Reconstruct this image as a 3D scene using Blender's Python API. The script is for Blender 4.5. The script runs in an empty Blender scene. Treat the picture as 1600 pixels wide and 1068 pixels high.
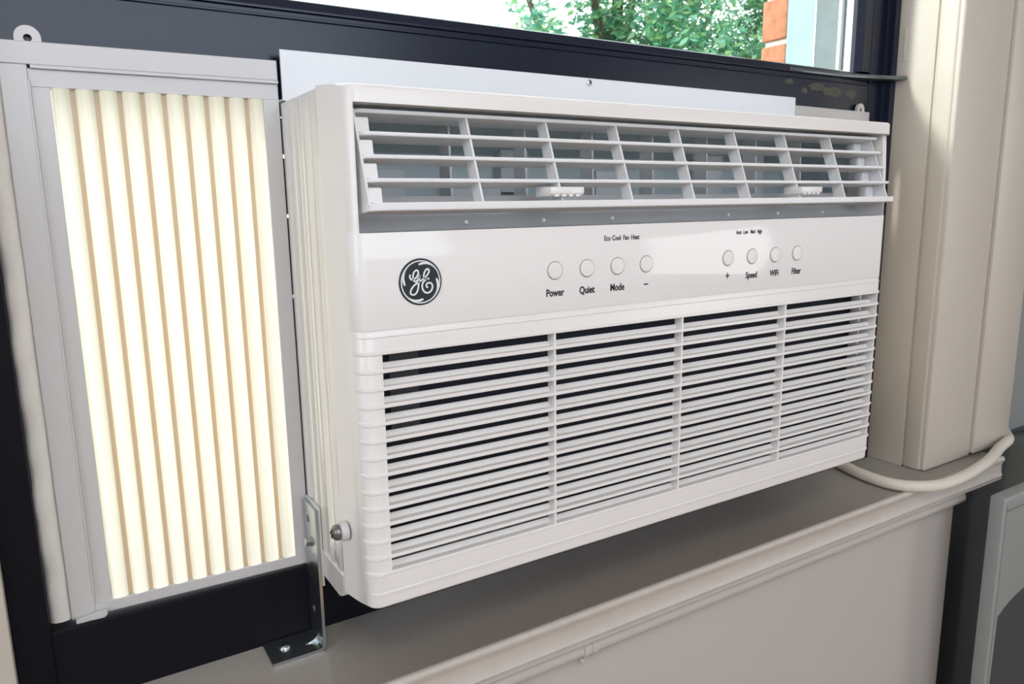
import bpy, bmesh, math, random
from mathutils import Vector, Matrix

C = bpy.context.scene.collection
SC = bpy.context.scene
random.seed(7)
PI = math.pi

# ------------------------------------------------------------------ camera
cam_d = bpy.data.cameras.new('camera')
cam_d.sensor_width = 36.0
cam_d.lens = 1162.538 * 36.0 / 1600.0
cam_d.clip_start = 0.01
cam_d.dof.use_dof = True
cam_d.dof.focus_distance = 0.62
cam_d.dof.aperture_fstop = 22.0
cam = bpy.data.objects.new('camera', cam_d)
C.objects.link(cam)
right = Vector((0.8495, -0.5274, -0.0142)).normalized()
fwd = Vector((0.51636, 0.83665, -0.18273)).normalized()
right = (right - fwd * right.dot(fwd)).normalized()
up = right.cross(fwd).normalized()
m = Matrix((right, up, -fwd)).transposed().to_4x4()
m.translation = Vector((0.0, -0.485, 0.0))
cam.matrix_world = m
SC.camera = cam

# ------------------------------------------------------------------ sky, lights, exposure
SKY_STRENGTH = 3.9
world = bpy.data.worlds.new('sky')
SC.world = world
world.use_nodes = True
wn = world.node_tree.nodes
wn['Background'].inputs['Color'].default_value = (0.93, 0.97, 1.0, 1)
wn['Background'].inputs['Strength'].default_value = SKY_STRENGTH
SC.view_settings.view_transform = 'Standard'
SC.view_settings.look = 'None'
SC.view_settings.gamma = 1.0
SC.view_settings.use_curve_mapping = False
SC.view_settings.exposure = -0.22


def area_light(name, loc, look, sx, sy, power, col):
    d = bpy.data.lights.new(name, 'AREA')
    d.shape = 'RECTANGLE'
    d.size = sx
    d.size_y = sy
    d.energy = power
    d.color = col
    o = bpy.data.objects.new(name, d)
    C.objects.link(o)
    o.location = loc
    o.rotation_euler = (Vector(look) - Vector(loc)).to_track_quat('-Z', 'Y').to_euler()
    return o


area_light('added_back_light', (0.15, -2.98, 0.75), (0.15, 0, 0.75), 2.7, 0.9, 21, (0.53, 0.70, 1.0))  # bluish light added behind the camera, set in an invented window
area_light('added_left_light', (-1.58, -0.75, 0.35), (0, -0.75, 0.35), 0.9, 0.9, 6.5, (0.60, 0.78, 1.0))  # blue light added on the left to tint the left-facing sides
area_light('added_side_light', (2.58, -2.0, -0.12), (0, -2.0, -0.12), 1.0, 1.06, 5.5, (1.0, 0.91, 0.83))  # added light in an invented window, mirrored by the control panel
area_light('added_ceiling_light', (-0.3, -1.5, 1.28), (-0.3, -1.5, 0), 0.5, 0.5, 16, (1.0, 0.85, 0.73))  # warm fill light added under an invented ceiling lamp
sun_d = bpy.data.lights.new('hazy_sun', 'SUN')
sun_d.energy = 5.0
sun_d.angle = math.radians(9)
sun_d.color = (1.0, 0.98, 0.93)
sun = bpy.data.objects.new('hazy_sun', sun_d)
C.objects.link(sun)
sun.location = (-4, 3, 4)
sun.rotation_euler = Vector((2.0, -1.0, -1.16)).to_track_quat('-Z', 'Y').to_euler()


# ------------------------------------------------------------------ materials
def mat(name, col, rough=0.5, metal=0.0, noise=0.0, nscale=60.0, bump=0.0, bscale=300.0, coat=0.0, spec=0.5, stretch=None):
    M = bpy.data.materials.new(name)
    M.use_nodes = True
    nt = M.node_tree
    b = nt.nodes['Principled BSDF']
    b.inputs['Base Color'].default_value = (*col, 1)
    b.inputs['Roughness'].default_value = rough
    b.inputs['Metallic'].default_value = metal
    b.inputs['Coat Weight'].default_value = coat
    b.inputs['Coat Roughness'].default_value = 0.04
    b.inputs['Specular IOR Level'].default_value = spec
    tc = nt.nodes.new('ShaderNodeTexCoord')
    src = tc.outputs['Object']
    if stretch:
        mp = nt.nodes.new('ShaderNodeMapping')
        mp.inputs['Scale'].default_value = stretch
        nt.links.new(src, mp.inputs['Vector'])
        src = mp.outputs['Vector']
    if noise > 0:
        n = nt.nodes.new('ShaderNodeTexNoise')
        n.inputs['Scale'].default_value = nscale
        n.inputs['Detail'].default_value = 6
        n.inputs['Roughness'].default_value = 0.65
        nt.links.new(src, n.inputs['Vector'])
        r = nt.nodes.new('ShaderNodeMix')
        r.data_type = 'RGBA'
        lo = tuple(c * (1 - noise) for c in col)
        hi = tuple(min(1, c * (1 + noise)) for c in col)
        r.inputs['A'].default_value = (*lo, 1)
        r.inputs['B'].default_value = (*hi, 1)
        nt.links.new(n.outputs['Fac'], r.inputs['Factor'])
        nt.links.new(r.outputs['Result'], b.inputs['Base Color'])
    if bump > 0:
        n2 = nt.nodes.new('ShaderNodeTexNoise')
        n2.inputs['Scale'].default_value = bscale
        n2.inputs['Detail'].default_value = 4
        nt.links.new(src, n2.inputs['Vector'])
        bp = nt.nodes.new('ShaderNodeBump')
        bp.inputs['Strength'].default_value = bump
        bp.inputs['Distance'].default_value = 0.002
        nt.links.new(n2.outputs['Fac'], bp.inputs['Height'])
        nt.links.new(bp.outputs['Normal'], b.inputs['Normal'])
    return M


def translucent(name, col, weight=0.7, gloss=0.06):
    M = bpy.data.materials.new(name)
    M.use_nodes = True
    nt = M.node_tree
    nt.nodes.remove(nt.nodes['Principled BSDF'])
    out = nt.nodes['Material Output']
    t = nt.nodes.new('ShaderNodeBsdfTranslucent')
    t.inputs['Color'].default_value = (*col, 1)
    d = nt.nodes.new('ShaderNodeBsdfDiffuse')
    d.inputs['Color'].default_value = (*col, 1)
    mx = nt.nodes.new('ShaderNodeMixShader')
    mx.inputs[0].default_value = weight
    nt.links.new(d.outputs[0], mx.inputs[1])
    nt.links.new(t.outputs[0], mx.inputs[2])
    g = nt.nodes.new('ShaderNodeBsdfGlossy')
    g.inputs['Roughness'].default_value = 0.25
    mx2 = nt.nodes.new('ShaderNodeMixShader')
    mx2.inputs[0].default_value = gloss
    nt.links.new(mx.outputs[0], mx2.inputs[1])
    nt.links.new(g.outputs[0], mx2.inputs[2])
    nt.links.new(mx2.outputs[0], out.inputs['Surface'])
    return M


def glass_mat(name):
    M = bpy.data.materials.new(name)
    M.use_nodes = True
    nt = M.node_tree
    nt.nodes.remove(nt.nodes['Principled BSDF'])
    out = nt.nodes['Material Output']
    t = nt.nodes.new('ShaderNodeBsdfTransparent')
    t.inputs['Color'].default_value = (0.95, 0.98, 0.97, 1)
    g = nt.nodes.new('ShaderNodeBsdfGlossy')
    g.inputs['Roughness'].default_value = 0.02
    lw = nt.nodes.new('ShaderNodeLayerWeight')
    lw.inputs['Blend'].default_value = 0.5
    pw = nt.nodes.new('ShaderNodeMath')
    pw.operation = 'POWER'
    pw.inputs[1].default_value = 5.0
    nt.links.new(lw.outputs['Facing'], pw.inputs[0])
    fr = nt.nodes.new('ShaderNodeMath')
    fr.operation = 'MULTIPLY_ADD'
    fr.inputs[1].default_value = 0.6
    fr.inputs[2].default_value = 0.02
    nt.links.new(pw.outputs[0], fr.inputs[0])
    mx = nt.nodes.new('ShaderNodeMixShader')
    nt.links.new(fr.outputs[0], mx.inputs[0])
    nt.links.new(t.outputs[0], mx.inputs[1])
    nt.links.new(g.outputs[0], mx.inputs[2])
    nt.links.new(mx.outputs[0], out.inputs['Surface'])
    return M


PLASTIC = mat('white_plastic', (0.80, 0.775, 0.75), 0.26, bump=0.012, bscale=900)
PANEL = mat('glossy_white_plastic', (0.82, 0.80, 0.785), 0.06, coat=0.0, spec=0.28)
LOUVRE = mat('louvre_plastic', (0.78, 0.775, 0.77), 0.4)
BUTTON = mat('button_plastic', (0.80, 0.765, 0.74), 0.35)
DUCT = mat('duct_plastic', (0.55, 0.63, 0.63), 0.55, noise=0.06, nscale=25)
DUCTGREY = mat('duct_grey', (0.66, 0.66, 0.67), 0.55)
SCOOP = mat('scoop_plastic', (0.70, 0.70, 0.70), 0.38)
CHASSIS = mat('chassis_enamel', (0.70, 0.68, 0.66), 0.08, coat=0.5)
DARK = mat('dark_cavity', (0.006, 0.008, 0.014), 0.7)
FILTER = mat('filter_mesh', (0.010, 0.012, 0.022), 0.8, noise=0.4, nscale=900)
TAGGREY = mat('grey_foam', (0.06, 0.06, 0.065), 0.85, noise=0.3, nscale=500)
INK = mat('black_ink', (0.012, 0.012, 0.014), 0.6)
BADGE = mat('badge_navy', (0.016, 0.022, 0.03), 0.35)
BADGEWHITE = mat('badge_white', (0.80, 0.82, 0.82), 0.3)
RAILWHITE = mat('rail_enamel', (0.72, 0.74, 0.77), 0.28)
CURTFRAME = translucent('curtain_frame_plastic', (0.60, 0.585, 0.575), 0.14, 0.06)
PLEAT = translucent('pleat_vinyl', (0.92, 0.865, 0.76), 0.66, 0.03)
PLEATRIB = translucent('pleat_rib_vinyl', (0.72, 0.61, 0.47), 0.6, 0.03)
FOAM = mat('foam', (0.66, 0.63, 0.58), 0.9, noise=0.05, nscale=200, bump=0.2, bscale=700)
BLACK = mat('black_anodised_frame', (0.007, 0.011, 0.025), 0.26, noise=0.15, nscale=30, bump=0.02, bscale=600, spec=0.36)  # blue of the reflected sky is tinted into this black
BLACKSAT = mat('black_satin_frame', (0.005, 0.005, 0.008), 0.55, bump=0.04, bscale=500, spec=0.15)
RESIDUE = mat('paint_residue', (0.075, 0.075, 0.06), 0.9, noise=0.9, nscale=250)
ZINC = mat('zinc_steel', (0.50, 0.54, 0.56), 0.27, metal=1.0, noise=0.1, nscale=80, bump=0.03, bscale=300)
CHROME = mat('screw_steel', (0.70, 0.72, 0.74), 0.2, metal=1.0)
GREYSCREW = mat('grey_screw', (0.22, 0.21, 0.20), 0.35, metal=0.8)
WASHER = mat('clear_washer', (0.58, 0.57, 0.58), 0.3)
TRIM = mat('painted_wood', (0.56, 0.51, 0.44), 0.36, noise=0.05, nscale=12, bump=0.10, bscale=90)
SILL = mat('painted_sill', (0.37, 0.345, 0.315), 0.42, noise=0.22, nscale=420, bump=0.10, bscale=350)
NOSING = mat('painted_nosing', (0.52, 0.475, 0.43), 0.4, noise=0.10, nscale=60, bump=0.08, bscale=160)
WALL = mat('wall_paint', (0.49, 0.455, 0.42), 0.7, noise=0.03, nscale=8, bump=0.08, bscale=200)
WALLGREY = mat('grey_wall_paint', (0.26, 0.275, 0.265), 0.75, noise=0.03, nscale=8)
ALCOVESHADE = mat('alcove_shade', (0.09, 0.105, 0.125), 0.8)  # shade beside the appliance is put into this dark colour
CORD = mat('cord_vinyl', (0.68, 0.63, 0.56), 0.45)
APPL = mat('appliance_plastic', (0.27, 0.285, 0.275), 0.42, bump=0.05, bscale=700)
APPLDARK = mat('appliance_recess', (0.05, 0.053, 0.058), 0.6)
FLOOR = mat('floor_boards', (0.36, 0.25, 0.16), 0.4, noise=0.25, nscale=6, stretch=(1, 12, 1))
CEIL = mat('ceiling_paint', (0.75, 0.74, 0.72), 0.9)
GLASS = glass_mat('window_glass')
STORMWHITE = mat('storm_frame_white', (0.86, 0.88, 0.88), 0.4)
STONE = mat('grey_stone', (0.30, 0.40, 0.44), 0.8, noise=0.25, nscale=25)
DARKSTONE = mat('dark_grey_metal', (0.13, 0.165, 0.18), 0.6, noise=0.3, nscale=40)
BRICK = mat('brick_clay', (0.44, 0.17, 0.09), 0.85, noise=0.75, nscale=60, bump=0.4, bscale=100)
MORTAR = mat('mortar', (0.55, 0.5, 0.44), 0.9)
GROUND = mat('ground_grass', (0.22, 0.26, 0.16), 0.95, noise=0.3, nscale=2)
BARK = mat('bark', (0.10, 0.07, 0.05), 0.9, noise=0.3, nscale=20)
LAMPGLASS = mat('added_lamp_diffuser', (0.9, 0.88, 0.82), 0.4)


def leaf_mat():
    M = translucent('leaf', (0.10, 0.34, 0.16), 0.5, 0.12)
    nt = M.node_tree
    info = nt.nodes.new('ShaderNodeNewGeometry')
    ramp = nt.nodes.new('ShaderNodeValToRGB')
    e = ramp.color_ramp.elements
    e[0].color = (0.055, 0.23, 0.15, 1)
    e[1].color = (0.42, 0.64, 0.26, 1)
    x = e.new(0.5)
    x.color = (0.15, 0.45, 0.29, 1)
    nt.links.new(info.outputs['Random Per Island'], ramp.inputs['Fac'])
    for n in nt.nodes:
        if n.type in ('BSDF_TRANSLUCENT', 'BSDF_DIFFUSE'):
            nt.links.new(ramp.outputs['Color'], n.inputs['Color'])
    return M


LEAF = leaf_mat()


def streak(M, lo, hi):
    nt = M.node_tree
    tc = nt.nodes.new('ShaderNodeTexCoord')
    mp = nt.nodes.new('ShaderNodeMapping')
    mp.inputs['Scale'].default_value = (420, 60, 2.0)
    n = nt.nodes.new('ShaderNodeTexNoise')
    n.inputs['Scale'].default_value = 1.0
    n.inputs['Detail'].default_value = 3
    mx = nt.nodes.new('ShaderNodeMix')
    mx.data_type = 'RGBA'
    mx.inputs['A'].default_value = (*lo, 1)
    mx.inputs['B'].default_value = (*hi, 1)
    nt.links.new(tc.outputs['Object'], mp.inputs['Vector'])
    nt.links.new(mp.outputs['Vector'], n.inputs['Vector'])
    nt.links.new(n.outputs['Fac'], mx.inputs['Factor'])
    for q in nt.nodes:
        if q.type in ('BSDF_TRANSLUCENT', 'BSDF_DIFFUSE'):
            nt.links.new(mx.outputs['Result'], q.inputs['Color'])


streak(PLEAT, (0.80, 0.73, 0.58), (0.96, 0.93, 0.86))
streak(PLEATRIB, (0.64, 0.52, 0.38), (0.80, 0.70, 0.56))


# ------------------------------------------------------------------ helpers
def root_loc(p):
    v = Vector((0, 0, 0))
    while p is not None:
        v = v + Vector(p.location)
        p = p.parent
    return v


def finish(bm, angle=35):
    bmesh.ops.recalc_face_normals(bm, faces=bm.faces)
    lim = math.radians(angle)
    for f in bm.faces:
        f.smooth = True
    for e in bm.edges:
        if len(e.link_faces) == 2:
            e.smooth = e.calc_face_angle(0) < lim
        else:
            e.smooth = False


def obj(name, bm, material, parent=None, origin=None, angle=35, label=None, cat=None, group=None, kind=None, recalc=True):
    """links bm (in world coordinates) as ONE mesh object"""
    if recalc:
        finish(bm, angle)
    me = bpy.data.meshes.new(name)
    if parent is not None:
        off = root_loc(parent)
        if origin is None:
            origin = off
        rel = Vector(origin) - off
    else:
        if origin is None:
            lo = Vector((min(v.co.x for v in bm.verts), min(v.co.y for v in bm.verts), min(v.co.z for v in bm.verts)))
            hi = Vector((max(v.co.x for v in bm.verts), max(v.co.y for v in bm.verts), max(v.co.z for v in bm.verts)))
            origin = Vector(((lo.x + hi.x) / 2, (lo.y + hi.y) / 2, lo.z))
        rel = Vector(origin)
    bmesh.ops.translate(bm, verts=bm.verts, vec=-Vector(origin))
    bm.to_mesh(me)
    bm.free()
    if isinstance(material, (list, tuple)):
        for x in material:
            me.materials.append(x)
    else:
        me.materials.append(material)
    o = bpy.data.objects.new(name, me)
    C.objects.link(o)
    o.parent = parent
    o.location = rel
    tag(o, label, cat, group, kind)
    return o


def tag(o, label=None, cat=None, group=None, kind=None):
    if label:
        o['label'] = label
    if cat:
        o['category'] = cat
    if group:
        o['group'] = group
    if kind:
        o['kind'] = kind
    return o


def thing(name, loc, label, cat, group=None, kind=None):
    o = bpy.data.objects.new(name, None)
    o.empty_display_size = 0.02
    C.objects.link(o)
    o.location = loc
    return tag(o, label, cat, group, kind)


def again(o, d):
    """another one of a part: shares its mesh, moved by d"""
    c = o.copy()
    C.objects.link(c)
    c.location = Vector(o.location) + Vector(d)
    return c


def box(x0, x1, y0, y1, z0, z1, bev=0.0, seg=2, bm=None):
    b = bmesh.new()
    vs = [b.verts.new((x, y, z)) for x in (x0, x1) for y in (y0, y1) for z in (z0, z1)]
    for f in ((0, 1, 3, 2), (4, 6, 7, 5), (0, 4, 5, 1), (2, 3, 7, 6), (0, 2, 6, 4), (1, 5, 7, 3)):
        b.faces.new([vs[i] for i in f])
    bmesh.ops.recalc_face_normals(b, faces=b.faces)
    if bev:
        bmesh.ops.bevel(b, geom=list(b.edges), offset=bev, segments=seg, affect='EDGES', profile=0.5)
    return join(bm, b) if bm is not None else b


def join(a, b):
    me = bpy.data.meshes.new('tmp')
    b.to_mesh(me)
    b.free()
    a.from_mesh(me)
    bpy.data.meshes.remove(me)
    return a


def prism(poly, axis, lo, hi, bev=0.0, seg=2):
    """extrude a 2D polygon. axis 'x': poly is (y,z); 'y': (x,z); 'z': (x,y)"""
    b = bmesh.new()

    def P(p, t):
        return {'x': (t, p[0], p[1]), 'y': (p[0], t, p[1]), 'z': (p[0], p[1], t)}[axis]
    A = [b.verts.new(P(p, lo)) for p in poly]
    B = [b.verts.new(P(p, hi)) for p in poly]
    n = len(poly)
    b.faces.new(A)
    b.faces.new(B[::-1])
    for i in range(n):
        j = (i + 1) % n
        b.faces.new((A[i], B[i], B[j], A[j]))
    bmesh.ops.recalc_face_normals(b, faces=b.faces)
    if bev:
        bmesh.ops.bevel(b, geom=list(b.edges), offset=bev, segments=seg, affect='EDGES', profile=0.5)
    return b


def arc(cx, cy, r, a0, a1, n):
    return [(cx + r * math.cos(math.radians(a0 + (a1 - a0) * i / n)), cy + r * math.sin(math.radians(a0 + (a1 - a0) * i / n))) for i in range(n + 1)]


def tube(path, r, n=12, caps=True, bm=None):
    b = bmesh.new() if bm is None else bm
    P = [Vector(p) for p in path]
    rings = []
    up0 = Vector((0, 0, 1))
    for i, p in enumerate(P):
        t = (P[min(i + 1, len(P) - 1)] - P[max(i - 1, 0)]).normalized()
        s = t.cross(up0)
        if s.length < 1e-4:
            s = t.cross(Vector((0, 1, 0)))
        s.normalize()
        u = s.cross(t).normalized()
        rr = r[i] if isinstance(r, (list, tuple)) else r
        rings.append([b.verts.new(p + (s * math.cos(2 * PI * k / n) + u * math.sin(2 * PI * k / n)) * rr) for k in range(n)])
    for a, c in zip(rings, rings[1:]):
        for k in range(n):
            b.faces.new((a[k], a[(k + 1) % n], c[(k + 1) % n], c[k]))
    if caps:
        b.faces.new(rings[0][::-1])
        b.faces.new(rings[-1])
    return b


def spline(pts, n=8):
    P = [Vector(p) for p in pts]
    P = [P[0] * 2 - P[1]] + P + [P[-1] * 2 - P[-2]]
    out = []
    for i in range(1, len(P) - 2):
        for k in range(n):
            t = k / n
            a, b, c, d = P[i - 1], P[i], P[i + 1], P[i + 2]
            out.append(0.5 * ((2 * b) + (c - a) * t + (2 * a - 5 * b + 4 * c - d) * t * t + (-a + 3 * b - 3 * c + d) * t ** 3))
    out.append(P[-2])
    return out


def lathe(prof, centre, axis, n=24, bm=None):
    """profile (r, h) turned round an axis vector through centre"""
    b = bmesh.new() if bm is None else bm
    w = Vector(axis).normalized()
    u = w.orthogonal().normalized()
    v = w.cross(u)
    c = Vector(centre)
    rings = []
    for r, h in prof:
        if r < 1e-7:
            rings.append([b.verts.new(c + w * h)])
        else:
            rings.append([b.verts.new(c + w * h + (u * math.cos(2 * PI * k / n) + v * math.sin(2 * PI * k / n)) * r) for k in range(n)])
    for a, d in zip(rings, rings[1:]):
        for k in range(n):
            k2 = (k + 1) % n
            if len(a) == 1 and len(d) == 1:
                continue
            if len(a) == 1:
                b.faces.new((a[0], d[k2], d[k]))
            elif len(d) == 1:
                b.faces.new((a[k], a[k2], d[0]))
            else:
                b.faces.new((a[k], a[k2], d[k2], d[k]))
    return b


def cut(bm, cutters):
    """boolean difference without operators"""
    me = bpy.data.meshes.new('tmp')
    bm.to_mesh(me)
    bm.free()
    o = bpy.data.objects.new('tmp', me)
    C.objects.link(o)
    cs = []
    for c in cutters:
        cm = bpy.data.meshes.new('tmpc')
        bmesh.ops.recalc_face_normals(c, faces=c.faces)
        c.to_mesh(cm)
        c.free()
        co = bpy.data.objects.new('tmpc', cm)
        C.objects.link(co)
        cs.append(co)
        md = o.modifiers.new('b', 'BOOLEAN')
        md.operation = 'DIFFERENCE'
        md.solver = 'EXACT'
        md.object = co
    dg = bpy.context.evaluated_depsgraph_get()
    dg.update()
    r = bmesh.new()
    r.from_mesh(o.evaluated_get(dg).to_mesh())
    o.evaluated_get(dg).to_mesh_clear()
    for x in [o] + cs:
        d = x.data
        bpy.data.objects.remove(x)
        bpy.data.meshes.remove(d)
    return r


def bevel_where(bm, test, off, seg):
    es = [e for e in bm.edges if test(e)]
    bmesh.ops.bevel(bm, geom=es, offset=off, segments=seg, affect='EDGES', profile=0.5)


def vertical_front(e, ylim=0.002):
    a, b = e.verts[0].co, e.verts[1].co
    return abs(a.x - b.x) < 1e-6 and abs(a.y - b.y) < 1e-6 and abs(a.z - b.z) > 0.02 and a.y < ylim


# ------------------------------------------------------------------ the setting
SZ = -0.378      # sill top
FZ = -1.13       # floor
CZ = 1.35        # ceiling

obj('floor', box(-1.7, 2.7, -3.1, 0.3, FZ - 0.05, FZ), FLOOR, kind='structure')
obj('ceiling', box(-1.7, 2.7, -3.1, 0.3, CZ, CZ + 0.05), CEIL, kind='structure')
obj('wall_left', cut(box(-1.75, -1.6, -3.1, 0.3, FZ, CZ), [box(-1.8, -1.5, -1.23, -0.27, -0.13, 0.83)]), WALL, kind='structure')
fr = cut(box(-1.63, -1.585, -1.27, -0.23, -0.17, 0.87), [box(-1.7, -1.5, -1.20, -0.30, -0.10, 0.80)])
obj('added_window_4', fr, TRIM, kind='structure')  # invented frame around the added left light
# back and right walls, each with a window invented to hold an added light
w = box(-1.6, 2.6, -3.1, -3.0, FZ, CZ)
obj('wall_back', cut(w, [box(-1.25, 1.55, -3.2, -2.9, 0.27, 1.22)]), WALL, kind='structure')
w = box(2.6, 2.7, -3.1, 0.3, FZ, CZ)
obj('wall_right', cut(w, [box(2.5, 2.8, -2.55, -1.45, -0.68, 0.44)]), WALL, kind='structure')
fr = cut(box(-1.29, 1.59, -3.03, -2.985, 0.23, 1.26), [box(-1.22, 1.52, -3.2, -2.9, 0.30, 1.19)])
obj('added_window_2', fr, TRIM, kind='structure')
fr = cut(box(2.585, 2.63, -2.59, -1.41, -0.72, 0.48), [box(2.5, 2.8, -2.5, -1.5, -0.65, 0.41)])
obj('added_window_3', fr, TRIM, kind='structure')

# window wall: below the sill, above and left of the window, right of it
obj('wall_window', prism([(0.05, FZ), (0.05, -0.4135), (0.20, -0.4135), (0.20, FZ)], 'x', -1.6, 1.085), WALL, kind='structure')
obj('wall_window_side', box(-1.6, -0.145, 0.12, 0.30, -0.4135, CZ), WALL, kind='structure')
obj('wall_window_above', box(-0.145, 1.14, 0.14, 0.30, 0.95, CZ), WALL, kind='structure')
obj('wall_front', box(1.14, 2.6, 0.12, 0.30, -0.40, CZ), WALLGREY, kind='structure')
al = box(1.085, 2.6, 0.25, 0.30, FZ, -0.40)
obj('wall_added_alcove', al, ALCOVESHADE, kind='structure')  # alcove invented to stand dark where shade falls

# sill board with its hollowed nosing
sill_prof = [(0.135, SZ), (0.031, SZ), (0.0285, SZ + 0.0012), (0.0255, SZ + 0.001), (0.0238, SZ - 0.001), (0.0238, SZ - 0.004), (0.0262, SZ - 0.008),
             (0.0275, SZ - 0.013), (0.0272, SZ - 0.020), (0.0262, SZ - 0.0255), (0.0248, SZ - 0.0275), (0.0262, SZ - 0.0295), (0.0262, SZ - 0.034),
             (0.0300, SZ - 0.0362), (0.20, SZ - 0.0362), (0.20, SZ)]
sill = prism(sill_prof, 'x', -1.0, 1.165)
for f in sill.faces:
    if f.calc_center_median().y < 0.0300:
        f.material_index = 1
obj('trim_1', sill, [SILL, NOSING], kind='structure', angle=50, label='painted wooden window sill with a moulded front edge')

# window: black frame, sash, glass
win = thing('window_1', (0.48, 0.15, SZ), 'black framed sash window holding the air conditioner', None, kind='structure')
rail = prism([(0.1365, SZ), (0.1365, -0.3155), (0.138, -0.314), (0.205, -0.314), (0.205, SZ)], 'x', -0.053, 1.0)
obj('bottom_rail', rail, BLACKSAT, win)
obj('side_jamb', box(-0.053, -0.0295, 0.132, 0.21, SZ, 0.95, 0.001), BLACKSAT, win)
jr = prism([(1.0055, 0.1395), (1.0055, 0.1755), (0.9625, 0.1755), (0.962, 0.150), (0.985, 0.150), (0.985, 0.145), (0.994, 0.145), (0.994, 0.1395)], 'z', -0.314, 0.95)
obj('side_jamb', jr, BLACK, win)
sash_prof = [(0.150, 0.086), (0.150, 0.1480), (0.1487, 0.1490), (0.1487, 0.1502), (0.1515, 0.1512), (0.1515, 0.1540), (0.1490, 0.1550), (0.1490, 0.1566),
             (0.1515, 0.1575), (0.1535, 0.1640), (0.158, 0.1660), (0.175, 0.1660), (0.175, 0.086)]
sb = prism(sash_prof, 'x', -0.029, 0.961)
obj('sash_rail', sb, BLACK, win, angle=20)
ss = prism([(0.9385, 0.1585), (0.945, 0.150), (0.961, 0.150), (0.961, 0.1645), (0.9385, 0.1645)], 'z', 0.166, 0.95)
obj('sash_stile', ss, BLACK, win)
obj('sash_stile', box(-0.029, 0.005, 0.150, 0.175, 0.166, 0.95), BLACK, win)
# protruding meeting ledge with a worn edge at the hinge end of the sash
lp = [(0.951, 0.150), (0.925, 0.1475), (0.86, 0.1492), (0.86, 0.152), (0.951, 0.158), (1.004, 0.140), (1.004, 0.1215), (0.985, 0.130)]
led = prism([(0.80, 0.1495), (0.90, 0.1465), (0.96, 0.136), (1.004, 0.1225), (1.004, 0.141), (0.96, 0.1515), (0.80, 0.1515)], 'z', 0.1555, 0.1605, 0.0012)
obj('sash_ledge', led, mat('worn_ledge', (0.12, 0.14, 0.15), 0.28, metal=0.6), win)
obj('glass_pane', box(0.004, 0.9392, 0.1600, 0.1635, 0.165, 0.95), GLASS, win)
# old paint left on the sash rail
for k, (cx, cz, rx, rz) in enumerate([(0.853, 0.1405, 0.020, 0.0062), (0.884, 0.1365, 0.024, 0.0075), (0.829, 0.1345, 0.0075, 0.004), (0.925, 0.136, 0.014, 0.008), (0.80, 0.143, 0.010, 0.004)]):
    b = bmesh.new()
    n = 26
    ring = []
    for i in range(n):
        a = 2 * PI * i / n
        q = 0.62 + 0.42 * random.random()
        ring.append((cx + rx * math.cos(a) * q, cz + rz * math.sin(a) * q))
    v0 = [b.verts.new((x, 0.1496, z)) for x, z in ring]
    v1 = [b.verts.new((x, 0.1502, z)) for x, z in ring]
    b.faces.new(v0)
    for i in range(n):
        b.faces.new((v0[i], v0[(i + 1) % n], v1[(i + 1) % n], v1[i]))
    obj('paint_residue', b, RESIDUE, win)

# casing beside the window (reveal, stop, face board, back band) and the one on the other side
cas = thing('trim_2', (1.07, 0.08, SZ), 'cream painted wooden casing standing on the far end of the sill', None, kind='structure')
obj('jamb_board', box(1.0060, 1.040, 0.0885, 0.20, SZ, 1.0, 0.0012), TRIM, cas)
obj('stop_board', box(1.0066, 1.045, 0.0620, 0.0872, SZ, 1.0, 0.0035, 3), TRIM, cas)
obj('face_board', box(1.0085, 1.1285, 0.0560, 0.11, SZ + 0.0005, 1.0, 0.0032, 3), TRIM, cas)
obj('back_band', box(1.1310, 1.232, 0.0525, 0.125, SZ + 0.004, 1.0, 0.002), TRIM, cas)
obj('latch_plate', box(1.0045, 1.0062, 0.1280, 0.1322, 0.180, 0.222, 0.0004), TRIM, cas)
obj('trim_3', box(-0.145, -0.0535, 0.126, 0.21, SZ, 1.0, 0.002), TRIM, kind='structure', label='painted casing beside the black jamb near the pleated panel')
obj('trim_4', box(-0.145, 1.232, 0.08, 0.2, 0.95, 1.03, 0.002), TRIM, kind='structure')

# conduit under the sill
con = thing('conduit', (0.4, 0.041, -0.44), 'white painted pipe running along the wall just under the sill', 'pipe')
obj('pipe', tube([(-0.9, 0.0415, -0.4255), (0.40, 0.0415, -0.4255), (1.083, 0.0415, -0.4255)], 0.0088, 20), WALL, con)
cp = lathe([(0.0088, -0.0085), (0.0104, -0.0080), (0.0104, -0.003), (0.0096, -0.0025), (0.0096, 0.001), (0.0106, 0.0015), (0.0106, 0.008), (0.0088, 0.0085)], (0.405, 0.0415, -0.4255), (1, 0, 0))
obj('coupling', cp, WALL, con)
sc = lathe([(0.0, -0.0035), (0.003, -0.003), (0.0042, 0.0), (0.0042, 0.004)], (0.398, 0.0390, -0.4368), (0, 0, 1), 14)
obj('coupling_screw', sc, WALL, con)

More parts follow.
